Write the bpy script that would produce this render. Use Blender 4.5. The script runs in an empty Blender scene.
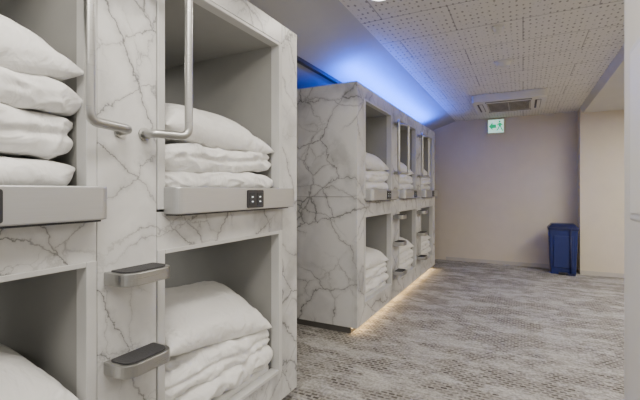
import bpy, bmesh, math, random
from mathutils import Vector, Matrix, noise, Euler
random.seed(3)
scene=bpy.context.scene
COL=scene.collection

# ---------------------------------------------------------------- materials
def newmat(name):
    m=bpy.data.materials.new(name); m.use_nodes=True
    nt=m.node_tree; b=nt.nodes['Principled BSDF']
    return m,nt,b
def N(nt,t,**kw):
    n=nt.nodes.new(t)
    for k,v in kw.items(): setattr(n,k,v)
    return n
def ramp(nt,stops,interp='LINEAR'):
    r=N(nt,'ShaderNodeValToRGB'); cr=r.color_ramp; cr.interpolation=interp
    while len(cr.elements)<len(stops): cr.elements.new(0.5)
    for e,(p,c) in zip(cr.elements,stops):
        e.position=p; e.color=(c[0],c[1],c[2],1) if hasattr(c,'__len__') else (c,c,c,1)
    return r
def coords(nt,scale=(1,1,1),rot=(0,0,0)):
    g=N(nt,'ShaderNodeNewGeometry'); mp=N(nt,'ShaderNodeMapping')
    mp.inputs['Scale'].default_value=scale; mp.inputs['Rotation'].default_value=rot
    nt.links.new(g.outputs['Position'],mp.inputs['Vector'])
    return mp.outputs['Vector']
def plain(name,col,rough=.5,metal=0,bump=0,bscale=200,var=0.04):
    m,nt,b=newmat(name)
    b.inputs['Roughness'].default_value=rough; b.inputs['Metallic'].default_value=metal
    v=coords(nt)
    n=N(nt,'ShaderNodeTexNoise'); n.inputs['Scale'].default_value=6; n.inputs['Detail'].default_value=4
    nt.links.new(v,n.inputs['Vector'])
    c0=[max(0,c*(1-var)) for c in col]; c1=[min(1,c*(1+var)) for c in col]
    r=ramp(nt,[(.3,c0),(.7,c1)]); nt.links.new(n.outputs['Fac'],r.inputs['Fac'])
    nt.links.new(r.outputs['Color'],b.inputs['Base Color'])
    if bump:
        n2=N(nt,'ShaderNodeTexNoise'); n2.inputs['Scale'].default_value=bscale; n2.inputs['Detail'].default_value=3
        nt.links.new(v,n2.inputs['Vector'])
        bp=N(nt,'ShaderNodeBump'); bp.inputs['Strength'].default_value=bump; bp.inputs['Distance'].default_value=.004
        nt.links.new(n2.outputs['Fac'],bp.inputs['Height']); nt.links.new(bp.outputs['Normal'],b.inputs['Normal'])
    return m
def emis(name,col,s):
    m,nt,b=newmat(name)
    b.inputs['Base Color'].default_value=(*col,1)
    b.inputs['Emission Color'].default_value=(*col,1); b.inputs['Emission Strength'].default_value=s
    return m
def marble():
    m,nt,b=newmat('marble_laminate'); b.inputs['Roughness'].default_value=.38
    v=coords(nt)
    w=N(nt,'ShaderNodeTexNoise'); w.inputs['Scale'].default_value=1.5; w.inputs['Detail'].default_value=8; w.inputs['Roughness'].default_value=.62
    nt.links.new(v,w.inputs['Vector'])
    mx=N(nt,'ShaderNodeVectorMath',operation='MULTIPLY_ADD'); mx.inputs[1].default_value=(.42,.42,.42)
    nt.links.new(w.outputs['Color'],mx.inputs[0]); nt.links.new(v,mx.inputs[2])
    def vein(scale,width,rot,seed,sc=(1,1,.6),core=.55):
        mp=N(nt,'ShaderNodeMapping',vector_type='TEXTURE'); mp.inputs['Rotation'].default_value=rot; mp.inputs['Location'].default_value=(seed,seed*.7,seed*1.3)
        mp.inputs['Scale'].default_value=sc
        nt.links.new(mx.outputs[0],mp.inputs['Vector'])
        vo=N(nt,'ShaderNodeTexVoronoi',feature='DISTANCE_TO_EDGE'); vo.inputs['Scale'].default_value=scale
        nt.links.new(mp.outputs[0],vo.inputs['Vector'])
        r=ramp(nt,[(0,1),(width*.6,core),(width*1.2,.22),(width*6,0)]); nt.links.new(vo.outputs['Distance'],r.inputs['Fac'])
        return r.outputs['Color']
    v1=vein(1.7,.0095,(.75,.0,.1),1.0,(1,.55,2.2)); v2=vein(2.6,.011,(-.9,.2,.2),4.2,(1,.6,2.4)); v3=vein(6,.018,(.6,.3,1.1),2.2,(1,.8,1.8),.4)
    def masked(vv,scale,lo,hi,amt,off):
        mp=N(nt,'ShaderNodeMapping'); mp.inputs['Location'].default_value=(off,off,off); nt.links.new(v,mp.inputs['Vector'])
        ms=N(nt,'ShaderNodeTexNoise'); ms.inputs['Scale'].default_value=scale; ms.inputs['Detail'].default_value=3
        nt.links.new(mp.outputs[0],ms.inputs['Vector'])
        mr=ramp(nt,[(lo,0),(hi,amt)]); nt.links.new(ms.outputs['Fac'],mr.inputs['Fac'])
        m2=N(nt,'ShaderNodeMath',operation='MULTIPLY'); nt.links.new(vv,m2.inputs[0]); nt.links.new(mr.outputs['Color'],m2.inputs[1])
        return m2.outputs[0]
    a=masked(v1,1.8,.28,.50,.95,3); c=masked(v2,2.2,.37,.57,.85,0); d=masked(v3,2.6,.50,.64,.55,7)
    m4=N(nt,'ShaderNodeMath',operation='MAXIMUM'); nt.links.new(a,m4.inputs[0]); nt.links.new(c,m4.inputs[1])
    m6=N(nt,'ShaderNodeMath',operation='MAXIMUM'); nt.links.new(m4.outputs[0],m6.inputs[0]); nt.links.new(d,m6.inputs[1])
    cl=N(nt,'ShaderNodeTexNoise'); cl.inputs['Scale'].default_value=2.2; cl.inputs['Detail'].default_value=6; cl.inputs['Distortion'].default_value=.5
    nt.links.new(mx.outputs[0],cl.inputs['Vector'])
    cr=ramp(nt,[(.30,(.37,.37,.367)),(.45,(.58,.58,.573)),(.56,(.67,.668,.658))]); nt.links.new(cl.outputs['Fac'],cr.inputs['Fac'])
    mix=N(nt,'ShaderNodeMixRGB'); nt.links.new(m6.outputs[0],mix.inputs['Fac']); nt.links.new(cr.outputs['Color'],mix.inputs[1])
    mix.inputs[2].default_value=(.10,.099,.098,1)
    nt.links.new(mix.outputs[0],b.inputs['Base Color'])
    return m
def carpet():
    m,nt,b=newmat('carpet_tiles'); b.inputs['Roughness'].default_value=.95
    v=coords(nt)
    def brick(sx,c1,c2,mo,off=.5,w=.5,h=.25,bias=-.1,ms=.03):
        br=N(nt,'ShaderNodeTexBrick'); br.inputs['Scale'].default_value=sx; br.offset=off
        br.inputs['Color1'].default_value=(*c1,1); br.inputs['Color2'].default_value=(*c2,1)
        br.inputs['Mortar'].default_value=(*mo,1); br.inputs['Mortar Size'].default_value=ms
        br.inputs['Brick Width'].default_value=w; br.inputs['Row Height'].default_value=h; br.inputs['Bias'].default_value=bias
        nt.links.new(v,br.inputs['Vector']); return br.outputs['Color']
    dark=brick(8.5,(.29,.27,.235),(.075,.065,.05),(.37,.35,.315),w=.42,h=.27,ms=.06,bias=.08)
    light=brick(11,(.53,.51,.47),(.32,.305,.275),(.47,.45,.41),w=.5,h=.28,ms=.04)
    def mask(scale,sx,sy,lo,hi,off):
        mp=N(nt,'ShaderNodeMapping'); mp.inputs['Scale'].default_value=(sx,sy,1); mp.inputs['Location'].default_value=(off,off,0); nt.links.new(v,mp.inputs['Vector'])
        n=N(nt,'ShaderNodeTexNoise'); n.inputs['Scale'].default_value=scale; n.inputs['Detail'].default_value=7; n.inputs['Roughness'].default_value=.7
        nt.links.new(mp.outputs[0],n.inputs['Vector'])
        r=ramp(nt,[(lo,0),(hi,1)]); nt.links.new(n.outputs['Fac'],r.inputs['Fac']); return r.outputs['Color']
    mix=N(nt,'ShaderNodeMixRGB'); nt.links.new(mask(2.0,1.0,2.0,.47,.56,0),mix.inputs['Fac']); nt.links.new(dark,mix.inputs[1]); nt.links.new(light,mix.inputs[2])
    mix2=N(nt,'ShaderNodeMixRGB'); mix2.inputs[2].default_value=(.58,.56,.52,1)
    k=N(nt,'ShaderNodeMath',operation='MULTIPLY'); k.inputs[1].default_value=.78; nt.links.new(mask(3.4,1,2.4,.54,.61,9),k.inputs[0])
    nt.links.new(k.outputs[0],mix2.inputs['Fac']); nt.links.new(mix.outputs[0],mix2.inputs[1])
    n2=N(nt,'ShaderNodeTexNoise'); n2.inputs['Scale'].default_value=55; n2.inputs['Detail'].default_value=4
    nt.links.new(v,n2.inputs['Vector'])
    r2=ramp(nt,[(.36,.62),(.62,1.0)]); nt.links.new(n2.outputs['Fac'],r2.inputs['Fac'])
    mu=N(nt,'ShaderNodeMixRGB',blend_type='MULTIPLY'); mu.inputs['Fac'].default_value=1
    nt.links.new(mix2.outputs[0],mu.inputs[1]); nt.links.new(r2.outputs['Color'],mu.inputs[2])
    nt.links.new(mu.outputs[0],b.inputs['Base Color'])
    bp=N(nt,'ShaderNodeBump'); bp.inputs['Strength'].default_value=.3; bp.inputs['Distance'].default_value=.004
    nt.links.new(n2.outputs['Fac'],bp.inputs['Height']); nt.links.new(bp.outputs['Normal'],b.inputs['Normal'])
    return m
def ceiltile():
    m,nt,b=newmat('acoustic_ceiling'); b.inputs['Roughness'].default_value=.9
    v=coords(nt)
    def spots(scale,sx,sy,rnd,lo,hi,dk):
        vo=N(nt,'ShaderNodeTexVoronoi'); vo.inputs['Scale'].default_value=scale; vo.inputs['Randomness'].default_value=rnd
        mp=N(nt,'ShaderNodeMapping'); mp.inputs['Scale'].default_value=(sx,sy,0); nt.links.new(v,mp.inputs['Vector'])
        nt.links.new(mp.outputs[0],vo.inputs['Vector'])
        r=ramp(nt,[(lo,dk),(hi,1)]); nt.links.new(vo.outputs['Distance'],r.inputs['Fac']); return r.outputs['Color']
    s1=spots(17,1.4,.8,.2,.14,.23,.42); s2=spots(27,.8,1.3,.4,.09,.18,.62)
    br=N(nt,'ShaderNodeTexBrick'); br.inputs['Scale'].default_value=1; br.inputs['Brick Width'].default_value=.91; br.inputs['Row Height'].default_value=.455
    br.inputs['Mortar Size'].default_value=.0045; br.inputs['Color1'].default_value=(.76,.74,.70,1); br.inputs['Color2'].default_value=(.73,.71,.67,1); br.inputs['Mortar'].default_value=(.42,.41,.39,1)
    nt.links.new(v,br.inputs['Vector'])
    mu=N(nt,'ShaderNodeMixRGB',blend_type='MULTIPLY'); mu.inputs['Fac'].default_value=1
    nt.links.new(s1,mu.inputs[1]); nt.links.new(s2,mu.inputs[2])
    mu2=N(nt,'ShaderNodeMixRGB',blend_type='MULTIPLY'); mu2.inputs['Fac'].default_value=1
    nt.links.new(mu.outputs[0],mu2.inputs[1]); nt.links.new(br.outputs['Color'],mu2.inputs[2])
    nt.links.new(mu2.outputs[0],b.inputs['Base Color'])
    return m
def steel(name,col=(.46,.46,.45),rough=.34):
    m,nt,b=newmat(name); b.inputs['Metallic'].default_value=1; 
    v=coords(nt,(3,3,400))
    n=N(nt,'ShaderNodeTexNoise'); n.inputs['Scale'].default_value=2; nt.links.new(v,n.inputs['Vector'])
    r=ramp(nt,[(.3,rough*.8),(.7,rough*1.25)]); nt.links.new(n.outputs['Fac'],r.inputs['Fac'])
    nt.links.new(r.outputs['Color'],b.inputs['Roughness']); b.inputs['Base Color'].default_value=(*col,1)
    return m
def cloth():
    m,nt,b=newmat('white_cotton'); b.inputs['Roughness'].default_value=.9
    b.inputs['Base Color'].default_value=(.77,.765,.75,1)
    tc=N(nt,'ShaderNodeTexCoord')
    n=N(nt,'ShaderNodeTexNoise'); n.inputs['Scale'].default_value=8; n.inputs['Detail'].default_value=3; n.inputs['Distortion'].default_value=1.5
    nt.links.new(tc.outputs['Object'],n.inputs['Vector'])
    bp=N(nt,'ShaderNodeBump'); bp.inputs['Strength'].default_value=.6; bp.inputs['Distance'].default_value=.03
    nt.links.new(n.outputs['Fac'],bp.inputs['Height']); nt.links.new(bp.outputs['Normal'],b.inputs['Normal'])
    return m
M_marble=marble(); M_carpet=carpet(); M_ceil=ceiltile(); M_cloth=cloth()
M_steel=steel('brushed_steel'); M_alu=steel('satin_aluminium',(.56,.565,.57),.45)
M_trim=plain('white_laminate',(.57,.57,.56),.4)
M_liner=plain('pod_liner_grey',(.32,.32,.305),.7)
M_wall=plain('beige_wallpaper',(.66,.59,.465),.85,bump=.3,bscale=300,var=.02)
M_white=plain('white_paint',(.47,.47,.465),.8,var=.02)
M_wallw=plain('white_wall_paint',(.62,.605,.57),.8,var=.02)
M_base=plain('grey_baseboard',(.50,.47,.42),.6)
M_black=plain('black_rubber',(.035,.035,.038),.75,bump=.5,bscale=250)
M_dark=plain('dark_plastic',(.03,.03,.035),.3)
M_plinth=plain('dark_plinth',(.12,.115,.11),.6)
M_mat=plain('mattress_fabric',(.66,.66,.65),.9,bump=.3)
M_blue=plain('blue_plastic',(.012,.024,.13),.4)
M_blue2=plain('navy_plastic',(.008,.013,.07),.35)
M_plast=plain('white_plastic',(.66,.65,.62),.4,var=.01)
M_grille=plain('dark_grille',(.07,.065,.055),.6)
M_green=emis('exit_green',(.0,.36,.16),1.0)
M_exitw=emis('exit_white',(.60,.95,.80),.9)
M_lamp=emis('lamp_diffuser',(1,.97,.92),6)
M_icon=emis('panel_icon',(.8,.85,.9),.5)
M_ledblue=emis('led_blue',(.01,.08,1),6)
M_ledwarm=emis('led_warm',(1,.72,.38),3)

# ---------------------------------------------------------------- mesh helpers
def empty(name,loc=(0,0,0)):
    e=bpy.data.objects.new(name,None); e.location=loc; e.empty_display_size=.2; COL.objects.link(e); return e
def finish(name,bm,mats,parent=None,bevel=0,smooth=False,seg=2):
    bmesh.ops.recalc_face_normals(bm,faces=bm.faces)
    me=bpy.data.meshes.new(name); bm.to_mesh(me); bm.free()
    for m in mats: me.materials.append(m)
    ob=bpy.data.objects.new(name,me); COL.objects.link(ob)
    if smooth:
        for p in me.polygons: p.use_smooth=True
    if bevel:
        md=ob.modifiers.new('bevel','BEVEL'); md.width=bevel; md.segments=seg; md.limit_method='ANGLE'; md.angle_limit=math.radians(40)
        md.harden_normals=False
    if parent:
        ob.parent=parent; ob.matrix_parent_inverse=Matrix.Translation(parent.location).inverted()
    return ob
def box(bm,x0,x1,y0,y1,z0,z1,mi=0):
    vs=[bm.verts.new((x,y,z)) for z in(z0,z1) for (x,y) in((x0,y0),(x1,y0),(x1,y1),(x0,y1))]
    for f in((0,3,2,1),(4,5,6,7),(0,1,5,4),(1,2,6,5),(2,3,7,6),(3,0,4,7)):
        fc=bm.faces.new([vs[i] for i in f]); fc.material_index=mi
def obox(name,b,mat,parent=None,bevel=0):
    bm=bmesh.new(); box(bm,*b); return finish(name,bm,[mat],parent,bevel)
def rpoly(pts,rad,seg=6):
    out=[]; n=len(pts)
    for i,p in enumerate(pts):
        r=rad[i] if hasattr(rad,'__len__') else rad
        p=Vector(p); a=Vector(pts[i-1])-p; c=Vector(pts[(i+1)%n])-p
        if r<=0: out.append(p); continue
        A=p+a.normalized()*r; C=p+c.normalized()*r
        for k in range(seg+1):
            t=k/seg; out.append(A*(1-t)**2+p*2*t*(1-t)+C*t*t)
    return out
def prism(bm,pts,z0,z1,mi=0,axis='z'):
    def mk(p,z):
        if axis=='z': return (p[0],p[1],z)
        if axis=='x': return (z,p[0],p[1])
        return (p[0],z,p[1])
    lo=[bm.verts.new(mk(p,z0)) for p in pts]; hi=[bm.verts.new(mk(p,z1)) for p in pts]
    n=len(pts)
    f=bm.faces.new(lo[::-1]); f.material_index=mi
    f=bm.faces.new(hi); f.material_index=mi
    for i in range(n):
        f=bm.faces.new((lo[i],lo[(i+1)%n],hi[(i+1)%n],hi[i])); f.material_index=mi
def tube(bm,path,r,fil=.04,seg=14,mi=0):
    P=[Vector(p) for p in path]; pts=[P[0]]
    for i in range(1,len(P)-1):
        a=(P[i-1]-P[i]); c=(P[i+1]-P[i]); A=P[i]+a.normalized()*min(fil,a.length*.48); C=P[i]+c.normalized()*min(fil,c.length*.48)
        for k in range(9):
            t=k/8; pts.append(A*(1-t)**2+P[i]*2*t*(1-t)+C*t*t)
    pts.append(P[-1])
    rings=[]; up=None
    for i,p in enumerate(pts):
        d=(pts[min(i+1,len(pts)-1)]-pts[max(i-1,0)]).normalized()
        if up is None:
            up=d.orthogonal().normalized()
        else:
            up=(up-d*up.dot(d)).normalized()
        s=d.cross(up)
        rings.append([bm.verts.new(p+(up*math.cos(2*math.pi*k/seg)+s*math.sin(2*math.pi*k/seg))*r) for k in range(seg)])
    for a,b in zip(rings,rings[1:]):
        for k in range(seg):
            f=bm.faces.new((a[k],a[(k+1)%seg],b[(k+1)%seg],b[k])); f.smooth=True; f.material_index=mi
    bm.faces.new(rings[0]).material_index=mi; bm.faces.new(rings[-1][::-1]).material_index=mi
def disc(bm,c,r,z0,z1,seg=32,mi=0,r2=None):
    r2=r if r2 is None else r2
    lo=[bm.verts.new((c[0]+r2*math.cos(2*math.pi*k/seg),c[1]+r2*math.sin(2*math.pi*k/seg),z0)) for k in range(seg)]
    hi=[bm.verts.new((c[0]+r*math.cos(2*math.pi*k/seg),c[1]+r*math.sin(2*math.pi*k/seg),z1)) for k in range(seg)]
    bm.faces.new(lo[::-1]).material_index=mi; bm.faces.new(hi).material_index=mi
    for k in range(seg):
        bm.faces.new((lo[k],lo[(k+1)%seg],hi[(k+1)%seg],hi[k])).material_index=mi

# ---------------------------------------------------------------- cloth
def TR(x,y,z,rx=0,ry=0,rz=0):
    return Matrix.Translation((x,y,z))@Euler((math.radians(rx),math.radians(ry),math.radians(rz))).to_matrix().to_4x4()
def ridged(P): return max(0,1-abs(noise.noise(P))*4.0)
def slab(bm,kind,a,b,t,amp,seed,M,n=(44,56,14),groove=0.0):
    nx,ny,nz=n if kind=='duvet' else (n[0],n[1],2)
    off=Vector((seed*7.3,seed*3.1,seed*5.7)); cache={}
    def mp(i,k):
        s=-1+2*i/k; return .35*s+.65*math.sin(s*math.pi/2)
    def shape(i,j,k):
        u,v,w=mp(i,nx),mp(j,ny),(-1+2*k/nz)
        if kind=='duvet':
            r=t*.90; rp=min(a,b)*.16
            P=Vector((a*u,b*v,t*w))
            ix=max(-(a-rp),min(a-rp,P.x)); iy=max(-(b-rp),min(b-rp,P.y)); d=Vector((P.x-ix,P.y-iy))
            if abs(d.x)>1e-6 and abs(d.y)>1e-6:
                m=max(abs(d.x),abs(d.y)); d=d*(m/d.length)
            P.x=ix+d.x; P.y=iy+d.y
            top=max(abs(u),abs(v)); inset=(1-math.sqrt(max(0,1-min(1,abs(w))**2)))*r if top>.999 else None
            if inset is not None:
                s=1-inset/ a; s2=1-inset/b; P.x*=s; P.y*=s2
            else:
                s=1-r/a; s2=1-r/b; P.x*=s; P.y*=s2
            nrm=Vector((u**9*1.0,v**9*1.0,w*(1-.6*top**6)))
            if nrm.length<1e-4: nrm=Vector((0,0,w))
            nrm.normalize(); edge=top**4
            if groove and top>.999:
                P-=Vector((nrm.x,nrm.y,0))*groove*math.exp(-((w+.15*noise.noise(Vector((P.y*3,P.x*3,seed))))/.16)**2)
        else:
            e=(max(0,1-abs(u)**2.6)*max(0,1-abs(v)**3.0))**.5
            pin=.10
            P=Vector((a*u*(1-pin*(1-v*v)*abs(u)**3),b*v*(1-pin*(1-u*u)*abs(v)**3),t*w*e))
            nrm=Vector((0,0,w)) if abs(w)>.5 else Vector((u,v,0)).normalized()*.4; edge=max(abs(u),abs(v))**3
            if abs(w)<.5: P.z=0
        Q=Vector((P.x,P.y,P.z*1.4))
        n0=noise.noise(Q*3.2+off); n1=noise.noise(Q*7+off*1.3)
        warp=Vector((n1,n0,n1-n0))*.12
        R=(Q+warp)
        cr=ridged(Vector((R.x*4+R.y*5,R.y*2.2-R.x*5,R.z*6))+off*.7)**2
        cr2=ridged(Vector((R.x*8-R.y*4,R.y*8+R.x*3,R.z*10))+off*1.9)**2
        if kind=='duvet': D=amp*(1.0*n0+.6*n1+.65*cr*(.5+edge*.8)+.35*cr2)
        else: D=amp*(.7*n0+.3*n1-.60*cr*(.35+edge)-.22*cr2)
        damp=1 if kind=='duvet' else min(1,.15+(1-max(abs(u),abs(v)))*5)
        P=P+nrm*D*damp
        P.z+=amp*1.1*noise.noise(Vector((P.x*3,P.y*2.5,seed*1.7)))
        if kind=='pillow': P.z-=.02*(max(abs(u),abs(v))**4)
        return M@P
    def V(i,j,k):
        key=(i,j,k)
        if key not in cache: cache[key]=bm.verts.new(shape(i,j,k))
        return cache[key]
    def F(q):
        try: f=bm.faces.new(q); f.smooth=True
        except ValueError: pass
    if kind=='pillow':
        for k in(0,2):
            for i in range(nx):
                for j in range(ny):
                    q=[]
                    for (ii,jj) in((i,j),(i+1,j),(i+1,j+1),(i,j+1)):
                        e=ii in(0,nx) or jj in(0,ny)
                        q.append(V(ii,jj,1 if e else k))
                    if k==0:q.reverse()
                    F(q)
    else:
        for i in range(nx):
            for j in range(ny):
                F([V(i,j,nz),V(i+1,j,nz),V(i+1,j+1,nz),V(i,j+1,nz)])
                F([V(i,j,0),V(i,j+1,0),V(i+1,j+1,0),V(i+1,j,0)])
        for k in range(nz):
            for i in range(nx):
                F([V(i,0,k),V(i+1,0,k),V(i+1,0,k+1),V(i,0,k+1)])
                F([V(i,ny,k+1),V(i+1,ny,k+1),V(i+1,ny,k),V(i,ny,k)])
            for j in range(ny):
                F([V(0,j,k+1),V(0,j+1,k+1),V(0,j+1,k),V(0,j,k)])
                F([V(nx,j,k),V(nx,j+1,k),V(nx,j+1,k+1),V(nx,j,k+1)])
def cloth_obj(name,c,slabs,hi=True):
    bm=bmesh.new()
    for s in slabs:
        slab(bm,s[0],*s[1:6],TR(*s[6]),n=(44,60,14) if hi else (22,30,8),groove=s[7] if len(s)>7 else 0)
    bmesh.ops.recalc_face_normals(bm,faces=bm.faces)
    me=bpy.data.meshes.new(name); bm.to_mesh(me); bm.free(); me.materials.append(M_cloth)
    for p in me.polygons: p.use_smooth=True
    ob=bpy.data.objects.new(name,me); ob.location=c; COL.objects.link(ob)
    md=ob.modifiers.new('sub','SUBSURF'); md.levels=1; md.render_levels=1
    return ob

# ---------------------------------------------------------------- room
H=2.5
XL=-3.6; XR=3.2; YB=7.33
obox('floor',(XL-.1,XR+.1,-2.2,YB+.1,-.1,0),M_carpet)
obox('wall_back',(XL-.1,.76,YB,YB+.1,0,H+.1),M_wall)
obox('wall_back_right',(.76,XR+.1,7.0,YB+.1,0,H+.1),M_wall)
obox('wall_left',(XL-.1,XL,-2.2,YB,0,H+.1),M_wall)
obox('wall_right',(XR,XR+.1,-2.2,7.0,0,H+.1),M_wall)
obox('ceiling',(-1.07,.76,-2.2,YB,H,H+.1),M_ceil)
bm=bmesh.new()
prism(bm,[(-1.07,H),(-1.60,2.325),(XL,2.325),(XL,H+.1),(-1.07,H+.1)],-2.2,YB,axis='y')
finish('ceiling_slope',bm,[M_white])
bm=bmesh.new()
prism(bm,[(.76,H+.1),(.76,H),(.80,2.42),(XR,2.42),(XR,H+.1)],-2.2,7.0,axis='y')
finish('ceiling_right',bm,[M_wallw])
bm=bmesh.new(); box(bm,-1.24,.745,YB-.012,YB,0,.06); box(bm,.748,.76,6.988,YB,0,.06)
finish('baseboard_back',bm,[M_base])
obox('baseboard_right',(.748,XR,6.988,7.0,0,.06),M_base)
obox('trim_rail',(-1.63,-1.59,-1.4,YB,2.295,2.325),M_dark)

# ---------------------------------------------------------------- pods
ZU0,ZU1=1.20,2.07; ZL0,ZL1=.245,1.01; TOP=2.2; DEP=2.05
def block(name,x0,y0,y1,bays,posts,led=False,pe=1.3):
    P=empty(name,(x0,(y0+y1)/2,0))
    xb=x0-DEP; fp=x0-.03
    bm=bmesh.new()
    edges=[y0+.012]+[v for b in bays for v in b]+[y1-.012]
    for i in range(0,len(edges),2):
        box(bm,xb+.02,fp,edges[i],edges[i+1],.08,TOP-.015)
    for a,b in bays:
        box(bm,xb+.02,fp,a,b,.08,ZL0-.05); box(bm,xb+.02,fp,a,b,ZL1+.0,ZU0-.03); box(bm,xb+.02,fp,a,b,ZU1,TOP-.015)
        box(bm,xb+.02,xb+.06,a,b,ZL0-.05,ZL1); box(bm,xb+.02,xb+.06,a,b,ZU0-.03,ZU1)
    finish('liner',bm,[M_liner],P)
    for i,(a,b) in enumerate(bays):
        for j,(z0,z1) in enumerate(((ZL0-.05,ZL0+.03),(ZU0-.03,ZU0+.05))):
            bm=bmesh.new(); prism(bm,rpoly([(xb+.07,a+.01),(fp-.015,a+.01),(fp-.015,b-.01),(xb+.07,b-.01)],.04),z0,z1)
            finish('mattress_%d_%d'%(i,j),bm,[M_mat],P,bevel=.015,seg=3)
            zc=(ZL1 if j==0 else ZU1)
            bm=bmesh.new(); cxx=x0-.95; cyy=(a+b)/2  # small lamp added in each pod to brighten its interior
            box(bm,cxx-.12,cxx+.12,cyy-.03,cyy+.03,zc-.018,zc,0); box(bm,cxx-.11,cxx+.11,cyy-.022,cyy+.022,zc-.020,zc-.0181,1)
            finish('pod_fill_lamp_%d_%d'%(i,j),bm,[M_plast,M_lamp],P)
            l=bpy.data.lights.new('pod_fill_light','AREA'); l.shape='RECTANGLE'; l.size=.22; l.size_y=.05; l.energy=pe; l.color=(1,.95,.87)
            o=bpy.data.objects.new('pod_fill_light',l); o.location=(cxx,cyy,zc-.03); COL.objects.link(o); o.parent=P; o.matrix_parent_inverse=Matrix.Translation(P.location).inverted()
    bm=bmesh.new()
    e2=[y0]+[v for b in bays for v in b]+[y1]
    for i in range(0,len(e2),2):
        a,b=e2[i],e2[i+1]
        aa=a if i==0 else a+.035; bb=b if i==len(e2)-2 else b-.035
        box(bm,fp,x0,aa,bb,.06,TOP)
    for a,b in bays:
        box(bm,fp,x0,a-.033,b+.033,ZU1+.02,TOP)
        box(bm,fp,x0,a-.033,b+.033,ZL1+.015,ZU0-.03)
        box(bm,fp,x0,a-.033,b+.033,.06,ZL0-.02)
    for yy in((y0,y0+.012),(y1-.012,y1)):
        box(bm,xb,x0-.6,*yy,.06,1.197); box(bm,xb,x0-.6,*yy,1.2,TOP)
        box(bm,x0-.597,fp,*yy,.06,1.197); box(bm,x0-.597,fp,*yy,1.2,TOP)
    finish('marble_panels',bm,[M_marble],P,bevel=.0015,seg=1)
    obox('roof',(xb,fp,y0+.012,y1-.012,TOP-.015,TOP-.001),M_trim,P)
    obox('rear_panel',(xb,xb+.02,y0+.012,y1-.012,.06,TOP-.015),M_trim,P)
    bm=bmesh.new()
    for a,b in bays:
        for (z0,z1) in((ZL0,ZL1),(ZU0,ZU1)):
            t=.016
            box(bm,fp-.02,x0+.004,a-.032,a+.002,z0-.02,z1+t)
            box(bm,fp-.02,x0+.004,b-.002,b+.032,z0-.02,z1+t)
            box(bm,fp-.02,x0+.004,a+.002,b-.002,z1-.001,z1+t)
            box(bm,fp-.02,x0+.004,a+.002,b-.002,z0-.02,z0)
    finish('opening_trims',bm,[M_trim],P,bevel=.002,seg=1)
    obox('plinth',(xb+.05,x0-.07,y0+.03,y1-.03,0,.08),M_plinth,P)
    if led:
        obox('floor_led_strip',(x0-.069,x0-.055,y0+.03,y1-.05,.045,.058),M_ledwarm,P)
        obox('top_led_strip',(x0-.10,x0-.085,y0+.05,y1-.05,TOP-.001,TOP+.006),M_ledblue,P)
    for i,(a,b) in enumerate(bays):
        eb=b+(.030 if i<len(bays)-1 else .060)
        bm=bmesh.new(); pr=.078
        prism(bm,rpoly([(x0,a-.005),(x0+pr,a-.005),(x0+pr,eb),(x0,eb)],[0,.035,.035,0]),ZU0-.038,ZU0+.065)
        finish('ledge_%d'%i,bm,[M_alu],P,bevel=.004)
        obox('ledge_lip_%d'%i,(x0,x0+pr-.02,a+.01,b+.01,ZU0-.045,ZU0-.038),M_dark,P)
        yc=b-.32; xx=x0+pr
        bm=bmesh.new(); prism(bm,rpoly([(yc-.062,ZU0-.03),(yc+.062,ZU0-.03),(yc+.062,ZU0+.055),(yc-.062,ZU0+.055)],.008),xx-.001,xx+.005,0,'x')
        for k in(-1,1):
            prism(bm,rpoly([(yc+k*.03-.021,ZU0-.018),(yc+k*.03+.021,ZU0-.018),(yc+k*.03+.021,ZU0+.042),(yc+k*.03-.021,ZU0+.042)],.005),xx+.005,xx+.007,1,'x')
            for zz in(.0,.022):
                prism(bm,[(yc+k*.03-.006,ZU0+zz-.003),(yc+k*.03+.006,ZU0+zz-.003),(yc+k*.03+.006,ZU0+zz+.003),(yc+k*.03-.006,ZU0+zz+.003)],xx+.007,xx+.008,2,'x')
        finish('control_panel_%d'%i,bm,[M_dark,M_black,M_icon],P)
    k=0
    for i,(a,b) in enumerate(posts):
        c=(a+b)/2
        for zt in(.365,.690,.984):
            w=.098; pr=.115; cc=c+.004
            bm=bmesh.new()
            prism(bm,rpoly([(x0,cc-w),(x0+pr,cc-w),(x0+pr,cc+w),(x0,cc+w)],[0,.055,.055,0],8),zt-.042,zt)
            ob=finish('step_%d'%k,bm,[M_steel],P,bevel=.003)
            bm=bmesh.new()
            prism(bm,rpoly([(x0+.014,cc-w+.014),(x0+pr-.012,cc-w+.014),(x0+pr-.012,cc+w-.014),(x0+.014,cc+w-.014)],[.01,.045,.045,.01],8),zt,zt+.004)
            finish('step_pad_%d'%k,bm,[M_black],P); k+=1
        for s,ya,yb in((0,c-.035,a-.052),(1,c+.06,b+.028)):
            bm=bmesh.new(); zb,zt=1.455,2.0
            tube(bm,[(x0+.001,ya,zb),(x0+.055,ya,zb),(x0+.10,yb,zb),(x0+.10,yb,zt),(x0+.055,ya,zt),(x0+.001,ya,zt)],.0150,.035)
            for zz in(zb,zt):
                tube(bm,[(x0+.001,ya,zz),(x0+.008,ya,zz)],.024,.001)
            finish('grab_handle_%d_%d'%(i,s),bm,[M_steel],P)
    return P
NX=-1.22; FX=-1.27
nb=[(-1.14,-.35),(-.045,.75),(1.05,1.84)]
block('capsule_bunk_unit',NX,-1.40,2.04,nb,[(-.35,-.045),(.75,1.05)])
fb=[(3.33,4.11),(4.42,5.20),(5.50,6.28)]
block('capsule_bunk_unit',FX,3.13,6.48,fb,[(4.11,4.42),(5.20,5.50)],led=True)

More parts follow.
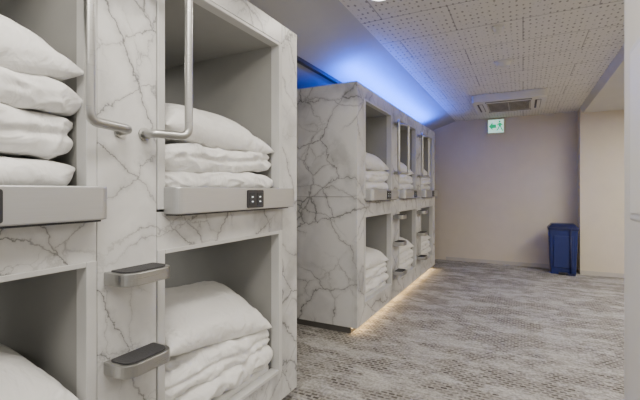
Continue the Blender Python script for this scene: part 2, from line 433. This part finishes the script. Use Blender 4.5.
# ---------------------------------------------------------------- bedding
ZM=ZU0+.05; ZM2=ZL0+.03
def stack(x0,yc,zm,seed,hi):
    xc=x0-.015-.27
    cloth_obj('folded_duvet',(xc,yc,zm),[
        ('duvet',.26,.385,.046,.016,seed,(0,0,.050)),
        ('duvet',.26,.385,.060,.024,seed+1,(0,0,.150,1,0,1),.018)],hi)
    cloth_obj('pillow',(xc,yc,zm),[('pillow',.27,.388,.105,.020,seed+3,(.015,.0,.312,-2,10,1))],hi)
stack(NX,1.445,ZM,1.3,True)
xc=NX-.285
cloth_obj('folded_duvet',(xc,.357,ZM),[
    ('duvet',.26,.39,.045,.016,9.1,(0,0,.052)),
    ('duvet',.27,.39,.070,.028,10.2,(0,.0,.166,1,0,1),.02),
    ('duvet',.265,.39,.050,.024,11.7,(0,.0,.285,-1,1,-1))],True)
cloth_obj('pillow',(xc,.355,ZM),[('pillow',.28,.395,.120,.022,12.5,(.02,-.0,.455,-2,10,0))],True)
# lower right: flat duvet, plump pillow lying tilted on it with a clear seam
cloth_obj('folded_duvet',(xc,1.445,ZM2),[
    ('duvet',.265,.388,.055,.020,21.1,(0,0,.062)),
    ('duvet',.26,.385,.060,.030,22.2,(-.0,-.00,.165,-3,0,1),.02)],True)
cloth_obj('pillow',(xc,1.445,ZM2),[('pillow',.25,.365,.100,.018,26.5,(.035,.02,.365,-9,20,-4))],True)
cloth_obj('folded_duvet',(xc,.355,ZM2),[
    ('duvet',.26,.375,.06,.018,31.1,(0,0,.067)),
    ('duvet',.25,.375,.06,.028,32.2,(0,.0,.175,-2,0,1),.02)],True)
cloth_obj('pillow',(xc,.355,ZM2),[('pillow',.28,.385,.125,.020,34.5,(.015,.010,.390,-3,12,0))],True)
sd=40
for (a,b) in fb:
    for zm in(ZM,ZM2):
        stack(FX,(a+b)/2,zm,sd,False); sd+=5.3

# ---------------------------------------------------------------- ceiling things
ac=empty('ceiling_air_conditioner',(-.16,5.9,H)); cx,cy=-.17,5.87; hw=.43
AH=.10
bm=bmesh.new(); prism(bm,rpoly([(cx-hw,cy-hw),(cx+hw,cy-hw),(cx+hw,cy+hw),(cx-hw,cy+hw)],.06),H-AH,H)
finish('panel',bm,[M_plast],ac,bevel=.014,seg=3)
bm=bmesh.new()
g=.26; Z=H-AH+.055
box(bm,cx-g,cx+g,cy-g,cy+g,Z-.060,Z-.0551,0)
for i in range(7):
    y=cy-g+.02+i*(2*g-.04)/6
    box(bm,cx-g+.01,cx+g-.01,y-.006,y+.006,Z-.064,Z-.060,1)
for i in range(3):
    x=cx-g+.01+i*(2*g-.02)/2
    box(bm,x-.006,x+.006,cy-g,cy+g,Z-.065,Z-.060,1)
finish('intake_grille',bm,[M_grille,M_base],ac)
bm=bmesh.new()
for (dx,dy,wx,wy) in((0,-.34,.27,.035),(0,.34,.27,.035),(-.34,0,.035,.27),(.34,0,.035,.27)):
    box(bm,cx+dx-wx,cx+dx+wx,cy+dy-wy,cy+dy+wy,Z-.0575,Z-.0551,0)
    if wx>wy: box(bm,cx+dx-wx*.97,cx+dx+wx*.97,cy+dy-wy*.3,cy+dy+wy*.8,Z-.064,Z-.0576,1)
    else: box(bm,cx+dx-wx*.3,cx+dx+wx*.8,cy+dy-wy*.97,cy+dy+wy*.97,Z-.064,Z-.0576,1)
finish('air_louvres',bm,[M_grille,M_plast],ac)
def smoke(x,y,r):
    bm=bmesh.new(); disc(bm,(x,y),r,H-.012,H); disc(bm,(x,y),r*.8,H-.045,H-.012,r2=r*.55); disc(bm,(x,y),r*.25,H-.052,H-.045)
    return finish('smoke_detector',bm,[M_plast],None,bevel=.002)
smoke(-.17,4.17,.085); smoke(-.17,3.26,.045)
ex=empty('exit_sign',(-.6,YB,2.36))
t=(496-320)/390; d=YB/(.4617*t+.887); exx=d*(.887*t-.4617); 
bm=bmesh.new(); box(bm,exx-.13,exx+.13,YB-.05,YB,2.235,2.475); finish('housing',bm,[M_plast],ex,bevel=.006)
obox('panel_face',(exx-.120,exx+.120,YB-.053,YB-.0501,2.245,2.465),M_exitw,ex)
bm=bmesh.new(); ez=2.355; yf=(YB-.056,YB-.0531)
prism(bm,[(exx-.11,ez),(exx-.05,ez+.07),(exx-.05,ez+.03),(exx+.005,ez+.03),(exx+.005,ez-.03),(exx-.05,ez-.03),(exx-.05,ez-.07)],*yf,axis='y')
fx=exx+.06
prism(bm,[(fx+.015*math.cos(k)*1.1,ez+.075+.017*math.sin(k)) for k in [i*math.pi/5 for i in range(10)]],*yf,axis='y')
prism(bm,[(fx-.016,ez+.053),(fx+.026,ez+.048),(fx+.019,ez-.005),(fx-.016,ez-.005)],*yf,axis='y')
prism(bm,[(fx-.012,ez+.050),(fx-.045,ez+.02),(fx-.036,ez+.008),(fx-.008,ez+.030)],*yf,axis='y')
prism(bm,[(fx+.02,ez+.046),(fx+.052,ez+.012),(fx+.042,ez+.002),(fx+.015,ez+.026)],*yf,axis='y')
prism(bm,[(fx-.016,ez-.0045),(fx+.003,ez-.0045),(fx-.010,ez-.04),(fx-.038,ez-.080),(fx-.052,ez-.068),(fx-.028,ez-.035)],*yf,axis='y')
prism(bm,[(fx+.0031,ez-.0045),(fx+.019,ez-.0045),(fx+.038,ez-.045),(fx+.055,ez-.085),(fx+.040,ez-.092),(fx+.020,ez-.047)],*yf,axis='y')
finish('pictogram',bm,[M_green],ex)

LC=(1,.925,.82)
def downlight(x,y,e,r=.09):
    p=empty('ceiling_downlight',(x,y,H))
    bm=bmesh.new()
    disc(bm,(x,y),r,H-.012,H,mi=0); disc(bm,(x,y),r*.82,H-.0135,H-.0121,mi=1)
    finish('lamp_body',bm,[M_plast,M_lamp],p)
    l=bpy.data.lights.new('downlight_lamp','AREA'); l.shape='DISK'; l.size=r*2; l.energy=e; l.color=LC
    o=bpy.data.objects.new('downlight_lamp',l); o.location=(x,y,H-.03); COL.objects.link(o); o.parent=p; o.matrix_parent_inverse=Matrix.Translation(p.location).inverted()
downlight(-.80,2.36,8)
downlight(-.80,.6,8)  # unseen second fitting, added for extra light
def panel(x,y,sx,sy,e,z=2.42):  # out-of-view fill panels, added to light the aisle and far end
    p=empty('added_fill_panel',(x,y,z))
    bm=bmesh.new(); box(bm,x-sx/2-.02,x+sx/2+.02,y-sy/2-.02,y+sy/2+.02,z-.02,z,0); box(bm,x-sx/2,x+sx/2,y-sy/2,y+sy/2,z-.022,z-.0201,1)
    finish('lamp_body',bm,[M_plast,M_lamp],p)
    l=bpy.data.lights.new('fill_panel_lamp','AREA'); l.shape='RECTANGLE'; l.size=sx; l.size_y=sy; l.energy=e; l.color=LC
    o=bpy.data.objects.new('fill_panel_lamp',l); o.location=(x,y,z-.04); COL.objects.link(o); o.parent=p; o.matrix_parent_inverse=Matrix.Translation(p.location).inverted()
panel(2.0,5.2,1.2,1.2,37); panel(2.0,2.6,1.2,1.2,38)
panel(-.3,-.3,.6,1.2,16,H)
panel(-.3,.95,.3,.9,11,H)

def strip(name,x,y0,y1,z,e,col,rot,w):
    l=bpy.data.lights.new(name,'AREA'); l.shape='RECTANGLE'; l.size=w; l.size_y=y1-y0; l.energy=e; l.color=col
    o=bpy.data.objects.new(name,l); o.location=(x,(y0+y1)/2,z); o.rotation_euler=rot; COL.objects.link(o)
strip('blue_cove_led',FX-.08,3.2,6.4,TOP+.012,78,(.0,.10,1),(0,math.radians(180-20),0),.05)
strip('warm_floor_led',FX-.045,3.16,6.43,.056,4.5,(1,.66,.30),(0,math.radians(-20),0),.015)

# ---------------------------------------------------------------- litter bin
bn=empty('litter_bin',(.535,6.98,0)); bx,by=.535,6.98
bm=bmesh.new()
def taper(bm,r0,r1,z0,z1,mi=0):
    a=rpoly([(bx-r0[0],by-r0[1]),(bx+r0[0],by-r0[1]),(bx+r0[0],by+r0[1]),(bx-r0[0],by+r0[1])],.03)
    b=rpoly([(bx-r1[0],by-r1[1]),(bx+r1[0],by-r1[1]),(bx+r1[0],by+r1[1]),(bx-r1[0],by+r1[1])],.03)
    lo=[bm.verts.new((p[0],p[1],z0)) for p in a]; hi=[bm.verts.new((p[0],p[1],z1)) for p in b]
    n=len(lo); bm.faces.new(lo[::-1]).material_index=mi; bm.faces.new(hi).material_index=mi
    for i in range(n): bm.faces.new((lo[i],lo[(i+1)%n],hi[(i+1)%n],hi[i])).material_index=mi
taper(bm,(.165,.12),(.19,.145),.0,.66)
finish('body',bm,[M_blue],bn,bevel=.006)
bm=bmesh.new(); taper(bm,(.20,.155),(.20,.155),.66,.70); taper(bm,(.195,.15),(.15,.11),.70,.755)
finish('lid',bm,[M_blue2],bn,bevel=.008)
bm=bmesh.new(); box(bm,bx-.13,bx+.13,by-.149,by-.128,.10,.58); finish('front_panel',bm,[M_blue],bn,bevel=.01)
bm=bmesh.new(); box(bm,bx-.06,bx+.06,by-.20,by-.115,.015,.035); finish('foot_pedal',bm,[M_dark],bn,bevel=.005)
bm=bmesh.new(); tube(bm,[(bx+.09,by-.165,.0),(bx+.09,by-.162,.68)],.010,.01); box(bm,bx+.03,bx+.15,by-.19,by-.155,0,.03); finish('broom',bm,[M_blue2],bn)

# ---------------------------------------------------------------- near wall end on the right, with wall board seen edge-on
obox('wall_near_right',(.31,.43,.2,1.68,0,H),M_wallw,None,.003)
wb=empty('wall_notice_board',(.30,1.2,1.4))
obox('frame',(.270,.3095,.95,1.40,1.165,1.66),M_trim,wb,.008)
obox('board_face',(.2675,.2699,.975,1.375,1.19,1.635),M_plast,wb)

# ---------------------------------------------------------------- world, camera
w=bpy.data.worlds.new('world'); scene.world=w; w.use_nodes=True
w.node_tree.nodes['Background'].inputs[0].default_value=(1,.955,.885,1); w.node_tree.nodes['Background'].inputs[1].default_value=.68
cam=bpy.data.cameras.new('camera'); co=bpy.data.objects.new('camera',cam); COL.objects.link(co)
cam.sensor_width=36; cam.lens=390/640*36; cam.shift_y=-9/640; cam.clip_start=.02
co.location=(0,0,1.25); co.rotation_euler=(math.pi/2,0,math.atan(203/390))
scene.camera=co
